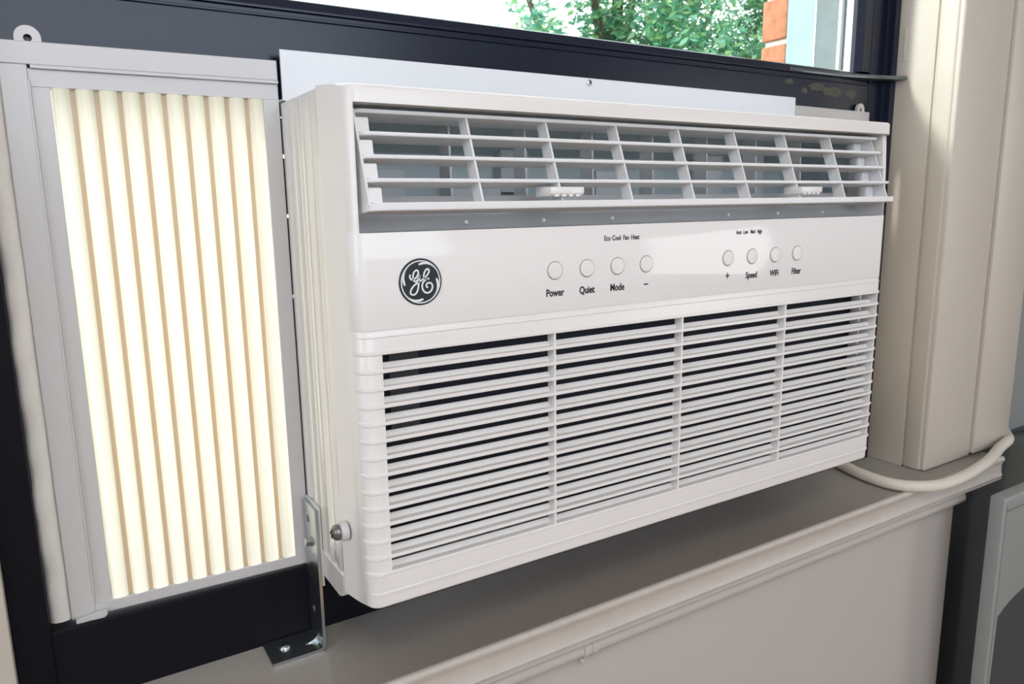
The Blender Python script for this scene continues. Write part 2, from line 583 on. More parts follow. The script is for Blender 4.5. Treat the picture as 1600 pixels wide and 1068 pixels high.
# ------------------------------------------------------------------ outside the window
out = [('trim_5', 0.9615, 0.1760, 0.190, STORMWHITE, 'white storm window frame seen edge-on through the glass'),
       ('trim_6', 0.9660, 0.1900, 0.197, DARKSTONE, None),
       ('trim_7', 0.9602, 0.1970, 0.2015, STORMWHITE, None),
       ('trim_8', 0.9605, 0.2015, 0.237, DARKSTONE, 'dark grey metal strip of the outer window reveal'),
       ('trim_9', 0.9600, 0.2370, 0.2395, STORMWHITE, None),
       ('trim_10', 0.9605, 0.2395, 0.287, STONE, 'pale grey stone of the outer window reveal')]
for nm, x, y0, y1, mt, lb in out:
    obj(nm, box(x, 1.02, y0 + 0.0002, y1, -0.42, 1.1), mt, kind='structure', label=lb)
bw = thing('wall_outside', (0.99, 0.30, -0.5), 'orange brick edge of the outer wall beside the window', None, kind='structure')
obj('mortar_bed', box(0.9665, 1.30, 0.290, 0.330, -0.5, 1.1), MORTAR, bw)
proto = None
for k in range(24):
    z = -0.49 + k * 0.066
    if proto is None:
        proto = obj('brick', box(0.9615, 1.06, 0.2885, 0.334, z, z + 0.058, 0.003), BRICK, bw, origin=(1.0, 0.31, z))
    else:
        again(proto, (random.uniform(-0.0015, 0.0015), 0, 0.066 * k))
obj('ground', box(-30, 40, 0.9, 60, -4.2, -4.0), GROUND, kind='structure')

# the tree, a few metres away
tree = thing('tree', (6.6, 7.5, -4.0), 'green leafy tree seen through the upper window pane', 'tree')
tb = tube(spline([(6.6, 7.5, -4.0), (6.55, 7.5, -2), (6.7, 7.6, 0), (6.6, 7.5, 2.2), (6.7, 7.5, 4.0)], 4), [0.24 - 0.011 * i for i in range(17)], 10)
obj('trunk', tb, BARK, tree)
for k, (a, b_) in enumerate([((6.65, 7.55, -0.2), (4.9, 7.2, 2.6)), ((6.65, 7.55, 0.4), (8.6, 7.6, 2.9)), ((6.6, 7.5, 1.2), (5.6, 7.0, 3.4)), ((6.6, 7.5, 1.4), (7.6, 8.2, 3.7))]):
    A, B = Vector(a), Vector(b_)
    obj('branch', tube([A, (A + B) / 2 + Vector((0, 0, -0.15)), B], [0.09, 0.06, 0.025], 8), BARK, tree)
verts, faces = [], []
rnd = random.Random(3)
cl = []
for i in range(255):
    cx = rnd.uniform(4.4, 10.6)
    h = rnd.uniform(0.1, 4.9)
    if cx < 5.4 and h > 1.2 + (cx - 4.4) * 2.2:
        h = rnd.uniform(0.1, 1.4)
    cl.append((cx, 7.0 + rnd.uniform(-0.9, 0.9), h, rnd.uniform(0.25, 0.5)))
for cx, cy, cz, cr in cl:
    for j in range(215):
        while True:
            d = Vector((rnd.uniform(-1, 1), rnd.uniform(-1, 1), rnd.uniform(-1, 1)))
            if d.length < 1:
                break
        p = Vector((cx, cy, cz)) + d * cr
        u = Vector((rnd.uniform(-1, 1), rnd.uniform(-1, 1), rnd.uniform(-1, 1))).normalized()
        v = u.orthogonal().normalized()
        s = rnd.uniform(0.04, 0.085)
        n0 = len(verts)
        verts += [p - u * s, p + v * s * 0.45 , p + u * s, p - v * s * 0.45]
        faces.append((n0, n0 + 1, n0 + 2, n0 + 3))
me = bpy.data.meshes.new('foliage')
ro = Vector(tree.location)
me.from_pydata([tuple(v - ro) for v in verts], [], faces)
me.materials.append(LEAF)
fo = bpy.data.objects.new('foliage', me)
C.objects.link(fo)
fo.parent = tree
fo['kind'] = 'stuff'

# ------------------------------------------------------------------ air conditioner
AC = thing('air_conditioner', (0.48, 0.15, -0.306), 'white window air conditioner with louvred grille mounted above the sill', 'air conditioner')

# metal box, sealed bottom pan
ch = box(0.1703, 0.7882, 0.0466, 0.36, -0.2985, 0.0828)
bevel_where(ch, lambda e: abs(e.verts[0].co.y - e.verts[1].co.y) > 0.1, 0.004, 3)
obj('chassis', cut(ch, [box(0.174, 0.7845, -0.1, 0.352, -0.2945, 0.0788)]), CHASSIS, AC)
ys = [0.0475 + 0.094 * k / 48 for k in range(49)]
rib_poly = [(0.1704 - 0.00055 * (1 - math.cos(2 * PI * (y - 0.0475) / 0.0188)) * 0.5, y) for y in ys]
obj('side_sheet', prism(rib_poly + [(0.1706, ys[-1]), (0.1706, ys[0])], 'z', -0.2960, 0.0805), CHASSIS, AC, angle=60)
pan = prism([(0.0475, -0.286), (0.0475, -0.298), (0.051, -0.3045), (0.058, -0.3075), (0.10, -0.3075), (0.36, -0.3075), (0.36, -0.286)], 'x', 0.1692, 0.7893)
obj('base_pan', pan, CHASSIS, AC)

# front cover
fc = box(0.1760, 0.7825, 0.0, 0.0452, -0.2955, 0.0790)
bevel_where(fc, vertical_front, 0.0085, 6)
bevel_where(fc, lambda e: abs(e.verts[0].co.z - e.verts[1].co.z) < 1e-6 and max(v.co.y for v in e.verts) < 0.0449 and abs(e.calc_face_angle(0)) > 0.6, 0.0028, 3)
bevel_where(fc, lambda e: abs(e.verts[0].co.y - e.verts[1].co.y) > 0.02 and e.verts[0].co.z < -0.28 and e.calc_face_angle(0) > 0.6, 0.004, 3)
for v in fc.verts:
    t = max(0.0, v.co.y) / 0.0452
    if v.co.x < 0.3:
        v.co.x -= 0.0062 * t
    elif v.co.x > 0.7:
        v.co.x += 0.0062 * t
    if v.co.z > 0:
        v.co.z += 0.0034 * t
    else:
        v.co.z -= 0.003 * t
wedge = prism([(-0.01, 0.0664), (0.0075, 0.0664), (0.0, -0.0182), (-0.01, -0.0182)], 'x', 0.60, 0.81)
fc = cut(fc, [box(0.1800, 0.7765, -0.02, 0.1, -0.0182, 0.0672), box(0.188, 0.7775, -0.02, 0.1, -0.2710, -0.0975), wedge])
obj('front_cover', fc, PLASTIC, AC, angle=32)

# air duct behind the louvres
pl = bmesh.new()
box(0.1795, 0.7775, 0.118, 0.120, -0.0182, 0.0790, bm=pl)
join(pl, prism([(0.040, 0.0695), (0.040, 0.0715), (0.119, 0.0715), (0.119, 0.0430)], 'x', 0.1797, 0.7773))
box(0.1785, 0.1799, 0.020, 0.120, -0.0182, 0.0712, bm=pl)
box(0.7772, 0.7785, 0.020, 0.120, -0.0182, 0.0712, bm=pl)
box(0.1795, 0.7775, 0.030, 0.120, -0.0200, -0.0182, bm=pl)
obj('air_duct', pl, DUCT, AC)
sp = [(0.0022, -0.0186), (0.012, -0.0180), (0.022, -0.0155), (0.031, -0.0105), (0.037, -0.0040), (0.040, 0.0035), (0.041, 0.0065), (0.0435, 0.0065), (0.0435, -0.0186)]
obj('air_scoop', prism(sp, 'x', 0.1802, 0.7765), SCOOP, AC, angle=50)
pinb = lathe([(0.0, -0.0019), (0.0013, -0.0013), (0.0018, 0.0), (0.0013, 0.0013), (0.0, 0.0019)], (0.2665, 0.0095, -0.0132), (0, 0, 1), 12)
pin = obj('pin', pinb, LOUVRE, AC, origin=(0.2665, 0.0095, -0.0132), angle=80)
for k in (1, 2, 4, 5, 6):
    again(pin, (0.0697 * k, 0, 0))
# duct blocks seen between the blades
for (x0, x1, z0, z1, y0) in [(0.23, 0.262, -0.016, 0.03, 0.108), (0.30, 0.352, -0.016, 0.014, 0.100), (0.355, 0.385, 0.010, 0.05, 0.105), (0.46, 0.49, -0.016, 0.03, 0.1), (0.60, 0.64, 0.0, 0.05, 0.105), (0.68, 0.70, -0.016, 0.06, 0.1)]:
    obj('duct_fin', box(x0, x1, y0, 0.118, z0, z1, 0.001), DUCTGREY, AC)

# louvre pack: five blades whose front edges step forwards towards the bottom
ROW = [(0.0105, 0.0632), (0.0048, 0.0480), (-0.0010, 0.0325), (-0.0070, 0.0167), (-0.0132, 0.0006)]
LX0, LX1 = 0.1832, 0.7735


def blade(y, z, thick=0.0013, under=0.0013):
    dep = 0.028
    r = 0.007
    path = arc(LX0 + r, y + r, r, 180, 270, 6)[0:] + [(LX1 - 0.002, y), (LX1, y + 0.002), (LX1, y + dep), (LX0, y + dep)]
    b = prism(path, 'z', z - under, z + thick)
    for v in b.verts:
        t = (v.co.y - y) / dep
        v.co.z -= 0.0042 * t
        if v.co.z < z - 0.0042 * t - thick * 0.5:
            v.co.z += 0.0010 * t
    bmesh.ops.bevel(b, geom=[e for e in b.edges if min(v.co.y for v in e.verts) < y + 0.006 and abs(e.verts[0].co.z - e.verts[1].co.z) < 0.002], offset=0.0005, segments=2, affect='EDGES')
    return b


for i, (y, z) in enumerate(ROW):
    bl = blade(y, z) if i < 4 else blade(y, z, 0.0013, 0.0040)
    obj('louvre_blade', bl, LOUVRE, AC)
ends = prism([(0.0125, 0.0645), (0.040, 0.0600), (0.017, -0.0045), (-0.0105, 0.0)], 'x', LX0 + 0.0002, LX0 + 0.0018)
obj('louvre_end', ends, LOUVRE, AC)
ends = prism([(0.018, 0.0645), (0.040, 0.0600), (0.017, -0.0045), (-0.0065, 0.0)], 'x', LX1 - 0.0030, LX1 - 0.0010)
obj('louvre_end', ends, LOUVRE, AC)
for i in range(4):
    (ya, za), (yb, zb) = ROW[i], ROW[i + 1]
    b = prism([(yb + 0.0036, zb + 0.0012), (yb + 0.0052, zb + 0.0105), (yb + 0.0068, zb + 0.0112), (yb + 0.024, zb + 0.0112), (yb + 0.024, zb - 0.001)], 'x', LX0 + 0.001, 0.1935)
    bevel_where(b, lambda e: vertical_front(e, yb + 0.01), 0.001, 1)
    obj('louvre_tooth', b, LOUVRE, AC)
    b = box(0.7575, 0.7705, yb + 0.022, yb + 0.034, zb - 0.004, za - 0.003, 0.003, 3)
    obj('louvre_tooth', b, LOUVRE, AC)
vn = prism([(0.0122, 0.0625), (0.0235, 0.0605), (0.0005, -0.0010), (-0.0112, 0.0012)], 'x', 0.2693, 0.2709)
vane = obj('vane', vn, LOUVRE, AC, origin=(0.27, 0.01, 0.0))
vd = prism([(0.050, 0.0640), (0.066, 0.0640), (0.066, -0.0170), (0.046, -0.0170)], 'x', 0.2740, 0.2758)
defl = obj('deflector', vd, LOUVRE, AC, origin=(0.275, 0.05, 0.0))
for k in range(1, 7):
    again(vane, (0.0703 * k, 0, 0))
    again(defl, (0.0703 * k, 0, 0))
# two finger tabs on the lowest opening
for x in (0.3265, 0.6175):
    tbm = prism([(-0.0150, 0.0120), (-0.0150, 0.0070), (-0.0125, 0.0050), (0.006, 0.0046), (0.006, 0.0125)], 'x', x, x + 0.0315, 0.0007)
    tab = obj('tab', tbm, PANEL, AC)
    rb = bmesh.new()
    for k in range(4):
        box(x + 0.0040 + 0.0066 * k, x + 0.0078 + 0.0066 * k, -0.0146, -0.0060, 0.0048, 0.0066, bm=rb)
    obj('ridge', rb, LOUVRE, tab, kind='stuff')

# control panel, wrapped round the near corner
cpb = box(0.1752, 0.7832, -0.0009, 0.0095, -0.0856, -0.0182)
bevel_where(cpb, vertical_front, 0.0092, 8)
for v in cpb.verts:
    if v.co.x < 0.3:
        v.co.x -= 0.0062 * max(0, v.co.y) / 0.0452
bevel_where(cpb, lambda e: e.verts[0].co.y < 0.03 and e.verts[1].co.y < 0.03 and abs(e.verts[0].co.z - e.verts[1].co.z) < 1e-6 and e.calc_face_angle(0) > 1.0, 0.0004, 2)
panel = obj('control_panel', cpb, PANEL, AC, angle=30)

# push buttons
BX = [0.3397, 0.3716, 0.4035, 0.4355, 0.5360, 0.5687, 0.6014, 0.6342]
ringb = lathe([(0.0075, -0.0003), (0.0075, 0.0002), (0.0069, 0.0003), (0.0068, -0.0003)], (BX[0], -0.0009, -0.0526), (0, -1, 0), 32)
seat = obj('button_seam', ringb, mat('button_gap', (0.30, 0.28, 0.27), 0.5), panel, origin=(BX[0], -0.0009, -0.0526))
bb = lathe([(0.0069, -0.0003), (0.0069, 0.0008), (0.0064, 0.0013), (0.0056, 0.00145), (0.0, 0.0012)], (BX[0], -0.0009, -0.0526), (0, -1, 0), 32)
btn = obj('button', bb, BUTTON, panel, origin=(BX[0], -0.0009, -0.0526), angle=50)
for x in BX[1:]:
    again(seat, (x - BX[0], 0, 0))
    again(btn, (x - BX[0], 0, 0))


def text(s, x, z, size, bold, parent, name='lettering', y=-0.00105, material=INK, thick=0.00008, squash=1.0):
    cu = bpy.data.curves.new('t', 'FONT')
    cu.body = s
    cu.size = size
    cu.align_x = 'CENTER'
    cu.align_y = 'CENTER'
    cu.extrude = thick
    cu.offset = bold
    cu.resolution_u = 4
    to = bpy.data.objects.new('t', cu)
    C.objects.link(to)
    dg = bpy.context.evaluated_depsgraph_get()
    dg.update()
    me = bpy.data.meshes.new_from_object(to.evaluated_get(dg))
    bpy.data.objects.remove(to)
    bpy.data.curves.remove(cu)
    b = bmesh.new()
    b.from_mesh(me)
    bpy.data.meshes.remove(me)
    # flat text in XY -> stands in XZ, facing the room
    for v in b.verts:
        v.co = Vector((x + v.co.x * squash, y - v.co.z, z + v.co.y))
    return obj(name, b, material, parent, recalc=False)


for s, x in zip(('Power', 'Quiet', 'Mode', '\u2013', '+', 'Speed', 'WiFi', 'Filter'), BX):
    bold = 0.00024
    sq = 0.80
    size = 0.0082 if s not in ('+', '\u2013') else 0.0105
    text(s, x, -0.0705 if s not in ('+', '\u2013') else -0.0695, size, bold, panel, squash=sq)
for s, x in (('Eco', 0.3925), ('Cool', 0.4022), ('Fan', 0.4125), ('Heat', 0.4225)):
    text(s, x, -0.0293, 0.0058, 0.00012, panel, squash=0.80)
for s, x in (('Auto', 0.5492), ('Low', 0.5583), ('Med', 0.5682), ('High', 0.5775)):
    text(s, x, -0.0294, 0.0054, 0.00010, panel, squash=0.68)

# round badge with script monogram
LC = (0.2228, -0.0538)
LR = 0.0167
bd = lathe([(LR, -0.0002), (LR, 0.0004), (LR - 0.0003, 0.0007), (0.0, 0.0007)], (LC[0], -0.0009, LC[1]), (0, -1, 0), 64)
badge = obj('badge', bd, BADGE, AC, angle=40)


def ribbon(pts, wid, yy, b):
    """flat stroke of varying width lying on the badge; pts are (u, v) on the unit disc"""
    P = [Vector((LC[0] + u * LR, 0, LC[1] + v * LR)) for u, v in pts]
    n = len(P)
    L, R_, L2, R2 = [], [], [], []
    for i in range(n):
        t = (P[min(i + 1, n - 1)] - P[max(i - 1, 0)])
        t.normalize()
        s = Vector((-t.z, 0, t.x))
        wv = (wid[i] if isinstance(wid, list) else wid) * LR * 0.5
        for arr, sg, y in ((L, 1, yy), (R_, -1, yy), (L2, 1, yy + 0.0002), (R2, -1, yy + 0.0002)):
            q = P[i] + s * wv * sg
            arr.append(b.verts.new((q.x, y, q.z)))
    for i in range(n - 1):
        b.faces.new((L[i], L[i + 1], R_[i + 1], R_[i]))
        b.faces.new((L[i], L2[i], L2[i + 1], L[i + 1]))
        b.faces.new((R_[i], R_[i + 1], R2[i + 1], R2[i]))
    return b


def px(pts):
    return [((x - 500) / 297.0, (528 - y) / 323.0) for x, y in pts]


def smooth2(pts, n=8):
    return [(p.x, p.y) for p in spline([Vector((a, b, 0)) for a, b in pts], n)]


YB = -0.0009 - 0.0009
lb = bmesh.new()
ring = [(0.895 * math.cos(2 * PI * i / 64), 0.895 * math.sin(2 * PI * i / 64)) for i in range(65)]
ribbon(ring, 0.05, YB, lb)
obj('badge_ring', lb, BADGEWHITE, badge, recalc=False)
for q in (96, 9, 189, 277):
    pts, ws = [], []
    for i in range(15):
        t = i / 14
        a = math.radians(q - 62 * t)
        r = 0.74 + 0.13 * (1 - (1 - t) ** 2.2)
        pts.append((r * math.cos(a), r * math.sin(a)))
        ws.append(0.012 + 0.095 * (math.sin(PI * min(1, (t + 0.10) / 0.30) / 2) if t < 0.2 else (1 - (t - 0.2) / 0.8)) )
    obj('badge_swirl', ribbon(pts, ws, YB, bmesh.new()), BADGEWHITE, badge, recalc=False)
G = smooth2(px([(358, 418), (350, 450), (366, 484), (396, 488), (430, 470), (460, 430), (468, 385), (445, 364), (412, 388), (394, 440), (398, 492), (425, 518), (452, 502), (475, 462), (488, 438), (478, 490), (466, 570), (452, 640), (420, 688), (382, 697), (354, 676), (360, 632), (398, 578), (452, 538), (520, 500), (562, 468), (602, 424), (618, 380), (600, 356), (570, 372), (548, 420), (544, 462), (566, 492), (618, 490)]))
E_ = smooth2(px([(590, 493), (548, 515), (520, 560), (518, 615), (545, 668), (590, 686), (635, 664), (660, 612), (648, 562), (612, 546), (582, 560), (574, 592), (596, 615)]))
obj('monogram', ribbon(G, 0.072, YB - 0.0001, bmesh.new()), BADGEWHITE, badge, recalc=False)
obj('monogram', ribbon(E_, 0.072, YB - 0.0001, bmesh.new()), BADGEWHITE, badge, recalc=False)

# filter door with its grille
side = [(-0.0009, -0.2862), (0.0135, -0.2862), (0.0135, -0.190), (0.0175, -0.176), (0.0275, -0.163), (0.0275, -0.0866), (-0.0009, -0.0866)]
fd = prism(side, 'x', 0.1751, 0.7829)
bevel_where(fd, vertical_front, 0.0092, 8)
for v in fd.verts:
    if v.co.x < 0.3:
        v.co.x -= 0.0062 * max(0, v.co.y) / 0.0452
bevel_where(fd, lambda e: abs(e.verts[0].co.z - e.verts[1].co.z) < 1e-6 and e.calc_face_angle(0) > 1.0 and max(v.co.y for v in e.verts) < 0.0274, 0.0004, 2)
fd = cut(fd, [box(0.1915, 0.7748, -0.02, 0.1, -0.2670, -0.1005)])
door = obj('filter_door', fd, PLASTIC, AC, angle=30)
ZT, PITCH = -0.1022, 0.01272


def bar_path(off=0.0011):
    r = 0.0092 + off
    x0 = 0.1751 - off
    return arc(x0 + r, -0.0009 - off + r, r, 180, 270, 8)


def wrap_bar(z, h, off=0.0012, x1=0.7822):
    p = bar_path(off)
    q = [(0.1751 + 0.7829 - a, c) for a, c in p[::-1]]
    outer = [(p[0][0] - 0.0003, 0.011)] + p + q + [(q[-1][0] + 0.0003, 0.011), (0.778, 0.011), (0.7745, 0.0045), (0.7745, 0.0035), (0.1915, 0.0035)]
    inner = [(0.1835, 0.0045), (0.180, 0.011)]
    b = prism(outer + inner, 'z', z - h, z + h)
    bmesh.ops.bevel(b, geom=[e for e in b.edges if abs(e.verts[0].co.z - e.verts[1].co.z) < 1e-7], offset=0.0004, segments=1, affect='EDGES')
    return b


sl = None
for i in range(1, 13):
    if sl is None:
        z = ZT - PITCH
        b = wrap_bar(z, 0.0014)
        face = prism([(0.0010, z + 0.0002), (0.0052, z + 0.0002), (0.0078, z + 0.0044), (0.0090, z + 0.0042), (0.0066, z - 0.0010), (0.0010, z - 0.0010)], 'x', 0.1916, 0.7747)
        join(b, face)
        sl = obj('slat', b, PLASTIC, door, origin=(0.48, 0, z))
    else:
        again(sl, (0, 0, -PITCH * (i - 1)))
b = wrap_bar(ZT + 0.0005, 0.0014)
obj('grille_edge', b, PLASTIC, door)
b = wrap_bar(ZT - 13 * PITCH + 0.0002, 0.0014)
z = ZT - 13 * PITCH + 0.0002
join(b, prism([(0.0010, z + 0.0002), (0.0052, z + 0.0002), (0.0078, z + 0.0044), (0.0090, z + 0.0042), (0.0066, z - 0.0010), (0.0010, z - 0.0010)], 'x', 0.1916, 0.7747))
obj('grille_edge', b, PLASTIC, door)
obj('door_bead', wrap_bar(-0.0905, 0.0006, 0.0006), PLASTIC, door)
obj('door_bead', wrap_bar(-0.2832, 0.0008, 0.0006), PLASTIC, door)
dv = None
for x in (0.3395, 0.4803, 0.6216):
    if dv is None:
        dv = obj('divider', box(x - 0.0010, x + 0.0010, -0.0014, 0.0085, -0.2672, -0.1010, 0.0004, 1), PLASTIC, door, origin=(x, 0, -0.2))
    else:
        again(dv, (x - 0.3395, 0, 0))
obj('filter', box(0.185, 0.781, 0.032, 0.034, -0.283, -0.09), FILTER, AC)
obj('filter_patch', box(0.2085, 0.2325, 0.0295, 0.0318, -0.1730, -0.1040), TAGGREY, AC)
for i in range(12):
    if i == 0:
        hook = obj('hook', box(0.7640, 0.7672, 0.012, 0.018, -0.1105, -0.1060, 0.0008), PLASTIC, door, origin=(0.765, 0.015, -0.108))
    else:
        again(hook, (0, 0, -PITCH * i))

# screw with a clear washer on the side of the cover
kn = (0.1705, 0.0375, -0.2440)
wb = lathe([(0.0075, 0.0), (0.0075, 0.0035), (0.0068, 0.0052), (0.003, 0.0055)], (kn[0], kn[1] - 0.002, kn[2] + 0.0008), (-1, 0, 0), 24)
ws = obj('washer', wb, WASHER, AC)
sb = lathe([(0.0038, 0.004), (0.0062, 0.0060), (0.0062, 0.0068), (0.0058, 0.0088), (0.0040, 0.0106), (0.0014, 0.0113), (0.0, 0.0105)], kn, (-1, 0, 0), 24)
obj('screw', sb, GREYSCREW, AC)
cr = bmesh.new()
box(kn[0] - 0.0116, kn[0] - 0.0105, kn[1] - 0.0032, kn[1] + 0.0032, kn[2] - 0.0006, kn[2] + 0.0006, bm=cr)
box(kn[0] - 0.0116, kn[0] - 0.0105, kn[1] - 0.0006, kn[1] + 0.0006, kn[2] - 0.0032, kn[2] + 0.0032, bm=cr)
obj('screw_slot', cr, INK, AC)

# ------------------------------------------------------------------ head rail above the air conditioner
HR = thing('mounting_rail', (0.48, 0.139, 0.0832), 'long pale blue-white metal strip on the sash above the air conditioner', 'rail')
hp = prism([(0.1340, 0.1210), (0.1352, 0.1220), (0.1362, 0.1220), (0.1362, 0.0846), (0.20, 0.0846), (0.20, 0.0832), (0.1340, 0.0832)], 'x', 0.1715, 0.7925)
obj('strip', hp, RAILWHITE, HR)


def screw_head(c, axis, r, parent, name='screw', m=CHROME):
    w_ = Vector(axis).normalized()
    hb = lathe([(r, -0.0004), (r, r * 0.25), (r * 0.8, r * 0.5), (r * 0.3, r * 0.62), (0, r * 0.62)], c, axis, 20)
    s = obj(name, hb, m, parent, angle=50)
    u = w_.orthogonal().normalized()
    v = w_.cross(u)
    cb = bmesh.new()
    for a, d in ((u, v), (v, u)):
        base = Vector(c) + w_ * (r * 0.5)
        pts = []
        for sa, sd, sw in [(i, j, k) for i in (-1, 1) for j in (-1, 1) for k in (0, 1)]:
            pts.append(cb.verts.new(base + a * (r * 0.6 * sa) + d * (r * 0.13 * sd) + w_ * (r * 0.16 * sw)))
        for f in ((0, 1, 3, 2), (4, 6, 7, 5), (0, 4, 5, 1), (2, 3, 7, 6), (0, 2, 6, 4), (1, 5, 7, 3)):
            cb.faces.new([pts[q] for q in f])
    obj('cross_slot', cb, INK, s)
    return s


screw_head((0.4765, 0.1338, 0.1172), (0, -1, 0), 0.0033, HR)

# ------------------------------------------------------------------ side curtains


def ear_poly(cx, z, r):
    return [(cx + r, z)] + arc(cx, z + r * 0.35, r, 0, 180, 14) + [(cx - r, z)]


def side_curtain(x_out, x_in, label, mirror, yshift):
    """x_out: the edge towards the jamb, x_in: the edge at the air conditioner"""
    s = 1 if x_in > x_out else -1
    root = thing('side_curtain', (x_out, 0.14, -0.3135), label, 'side panel', 'pleated side panels of the air conditioner')

    def Y(x):
        return 0.1375 + abs(x - x_in) * 0.036 + yshift

    def lean(b):
        for v in b.verts:
            v.co.y += Y(v.co.x)
        return b

    def X(d):
        return x_out + s * d
    W = abs(x_in - x_out)

    def bx(d0, d1, y0, y1, z0, z1, bev=0.0004):
        a, c = sorted((X(d0), X(d1)))
        return box(a, c, y0, y1, z0, z1, bev, 1)
    # frame: outer side rail, head rail, foot rail, inner rail
    top = bx(0.0, W, 0.0, 0.006, 0.0985, 0.1136)
    obj('head_rail', lean(top), CURTFRAME, root)
    obj('head_bead', lean(bx(0.0185, W, -0.0014, 0.004, 0.0958, 0.0984)), CURTFRAME, root)
    obj('head_web', lean(bx(0.0125, W, 0.0012, 0.005, 0.0838, 0.0960)), CURTFRAME, root)
    a = bx(0.0, 0.0168, 0.0, 0.006, -0.3120, 0.0986, 0.0008)
    obj('side_rail', lean(a), CURTFRAME, root)
    obj('side_web', lean(bx(0.0166, 0.0290, 0.0016, 0.0055, -0.3045, 0.0960)), CURTFRAME, root)
    obj('side_bead', lean(bx(0.0158, 0.0175, -0.0008, 0.003, -0.2950, 0.0880)), CURTFRAME, root)
    obj('foot_rail', lean(bx(0.0166, W, 0.0, 0.006, -0.3120, -0.3030)), CURTFRAME, root)
    obj('inner_rail', lean(bx(W - 0.0125, W - 0.0001, 0.0, 0.006, -0.3030, 0.0840)), CURTFRAME, root)
    # screw ear with its hole
    cx = X(0.0192)
    e = prism(ear_poly(cx, 0.1132, 0.0080), 'y', 0.0008, 0.0045)
    hole = lathe([(0.0, -0.01), (0.0026, -0.01), (0.0026, 0.02), (0.0, 0.02)], (cx, 0.0, 0.1158), (0, 1, 0), 20)
    e = cut(e, [hole])
    obj('screw_ear', lean(e), CURTFRAME, root)
    # clip foot
    t = prism([(X(0.003), -0.3105), (X(0.003), -0.3175), (X(0.0100), -0.3175), (X(0.0105), -0.3140), (X(0.0140), -0.3140), (X(0.0145), -0.3160), (X(0.0200), -0.3165), (X(0.0245), -0.3120), (X(0.0245), -0.3080)], 'y', -0.0040, -0.0002, 0.0003, 1)
    obj('clip_foot', lean(t), CURTFRAME, root)
    # pleats
    p0, p1 = 0.0292, W - 0.0120
    n = 10
    pitch = (p1 - p0) / (n - 0.25)
    ptl = None
    for k in range(n):
        d0 = p0 + k * pitch
        wd = pitch * (0.79 if k < n - 1 else 0.72)
        if ptl is None:
            b = bmesh.new()
            prof = [(0.0, 0.0040), (0.06, 0.0022), (0.16, 0.0006), (0.40, 0.0), (0.62, 0.0004), (0.86, 0.0010), (0.96, 0.0026), (1.0, 0.0044)]
            zz = (-0.3028, 0.0838)
            rows = []
            for z in zz:
                rows.append([b.verts.new((X(d0 + wd * u), y, z)) for u, y in prof])
            for i in range(len(prof) - 1):
                b.faces.new((rows[0][i], rows[0][i + 1], rows[1][i + 1], rows[1][i]))
            ptl = obj('pleat', lean(b), PLEAT, root, origin=(X(d0), Y(X(d0)), -0.3028), angle=60, recalc=True)
        else:
            dx = s * (k * pitch)
            c = again(ptl, (dx, Y(X(d0)) - Y(X(p0)), 0))
        if k < n - 1:
            r0 = d0 + wd - pitch * 0.01
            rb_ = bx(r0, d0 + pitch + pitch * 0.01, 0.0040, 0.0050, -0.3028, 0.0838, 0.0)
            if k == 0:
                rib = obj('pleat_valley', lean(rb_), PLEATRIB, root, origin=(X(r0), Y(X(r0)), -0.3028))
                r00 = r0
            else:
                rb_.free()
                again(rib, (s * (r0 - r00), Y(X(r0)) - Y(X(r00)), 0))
    return root


side_curtain(-0.0155, 0.1694, 'backlit cream pleated side panel between black jamb and air conditioner', False, 0.0)
side_curtain(0.9576, 0.7905, 'mostly hidden white side panel with a screw ear beyond the air conditioner', True, 0.0)

# dark seal between the panel and the metal box, with four small gaps
seal = thing('edge_seal', (0.1696, 0.139, -0.303), 'thin dark seal strip with small bright gaps beside the pleated panel', 'seal')
zs = [0.0820, 0.0715, 0.0700, 0.0420, 0.0385, -0.0060, -0.0090, -0.0720, -0.0755, -0.3010]
for a, b_ in zip(zs[0::2], zs[1::2]):
    obj('seal_piece', box(0.1694, 0.1701, 0.1378, 0.1430, b_, a), BLACKSAT, seal)

# foam strip squeezed between jamb and side panel
fb = bmesh.new()
prev = None
N = 40
for i in range(N + 1):
    z = -0.3110 + 0.4150 * i / N
    wob = 0.0011 * math.sin(i * 0.55) + 0.0008 * math.sin(i * 1.7 + 1)
    rr = []
    for (x, y) in [(-0.0300, 0.166), (-0.0300, 0.150), (-0.0290, 0.1455), (-0.0262, 0.1432), (-0.0215, 0.1426), (-0.0175, 0.1436), (-0.0150, 0.1470), (-0.0150, 0.166)]:
        k = 1 if -0.0295 < x < -0.0155 else 0
        rr.append(fb.verts.new((x + wob * k * 0.7, y + wob * k, z)))
    if prev:
        for q in range(8):
            fb.faces.new((prev[q], prev[(q + 1) % 8], rr[(q + 1) % 8], rr[q]))
    else:
        fb.faces.new(rr)
    prev = rr
fb.faces.new(prev[::-1])
obj('foam_strip', fb, FOAM, label='off-white foam strip squeezed between black jamb and pleated panel', cat='foam', angle=60)

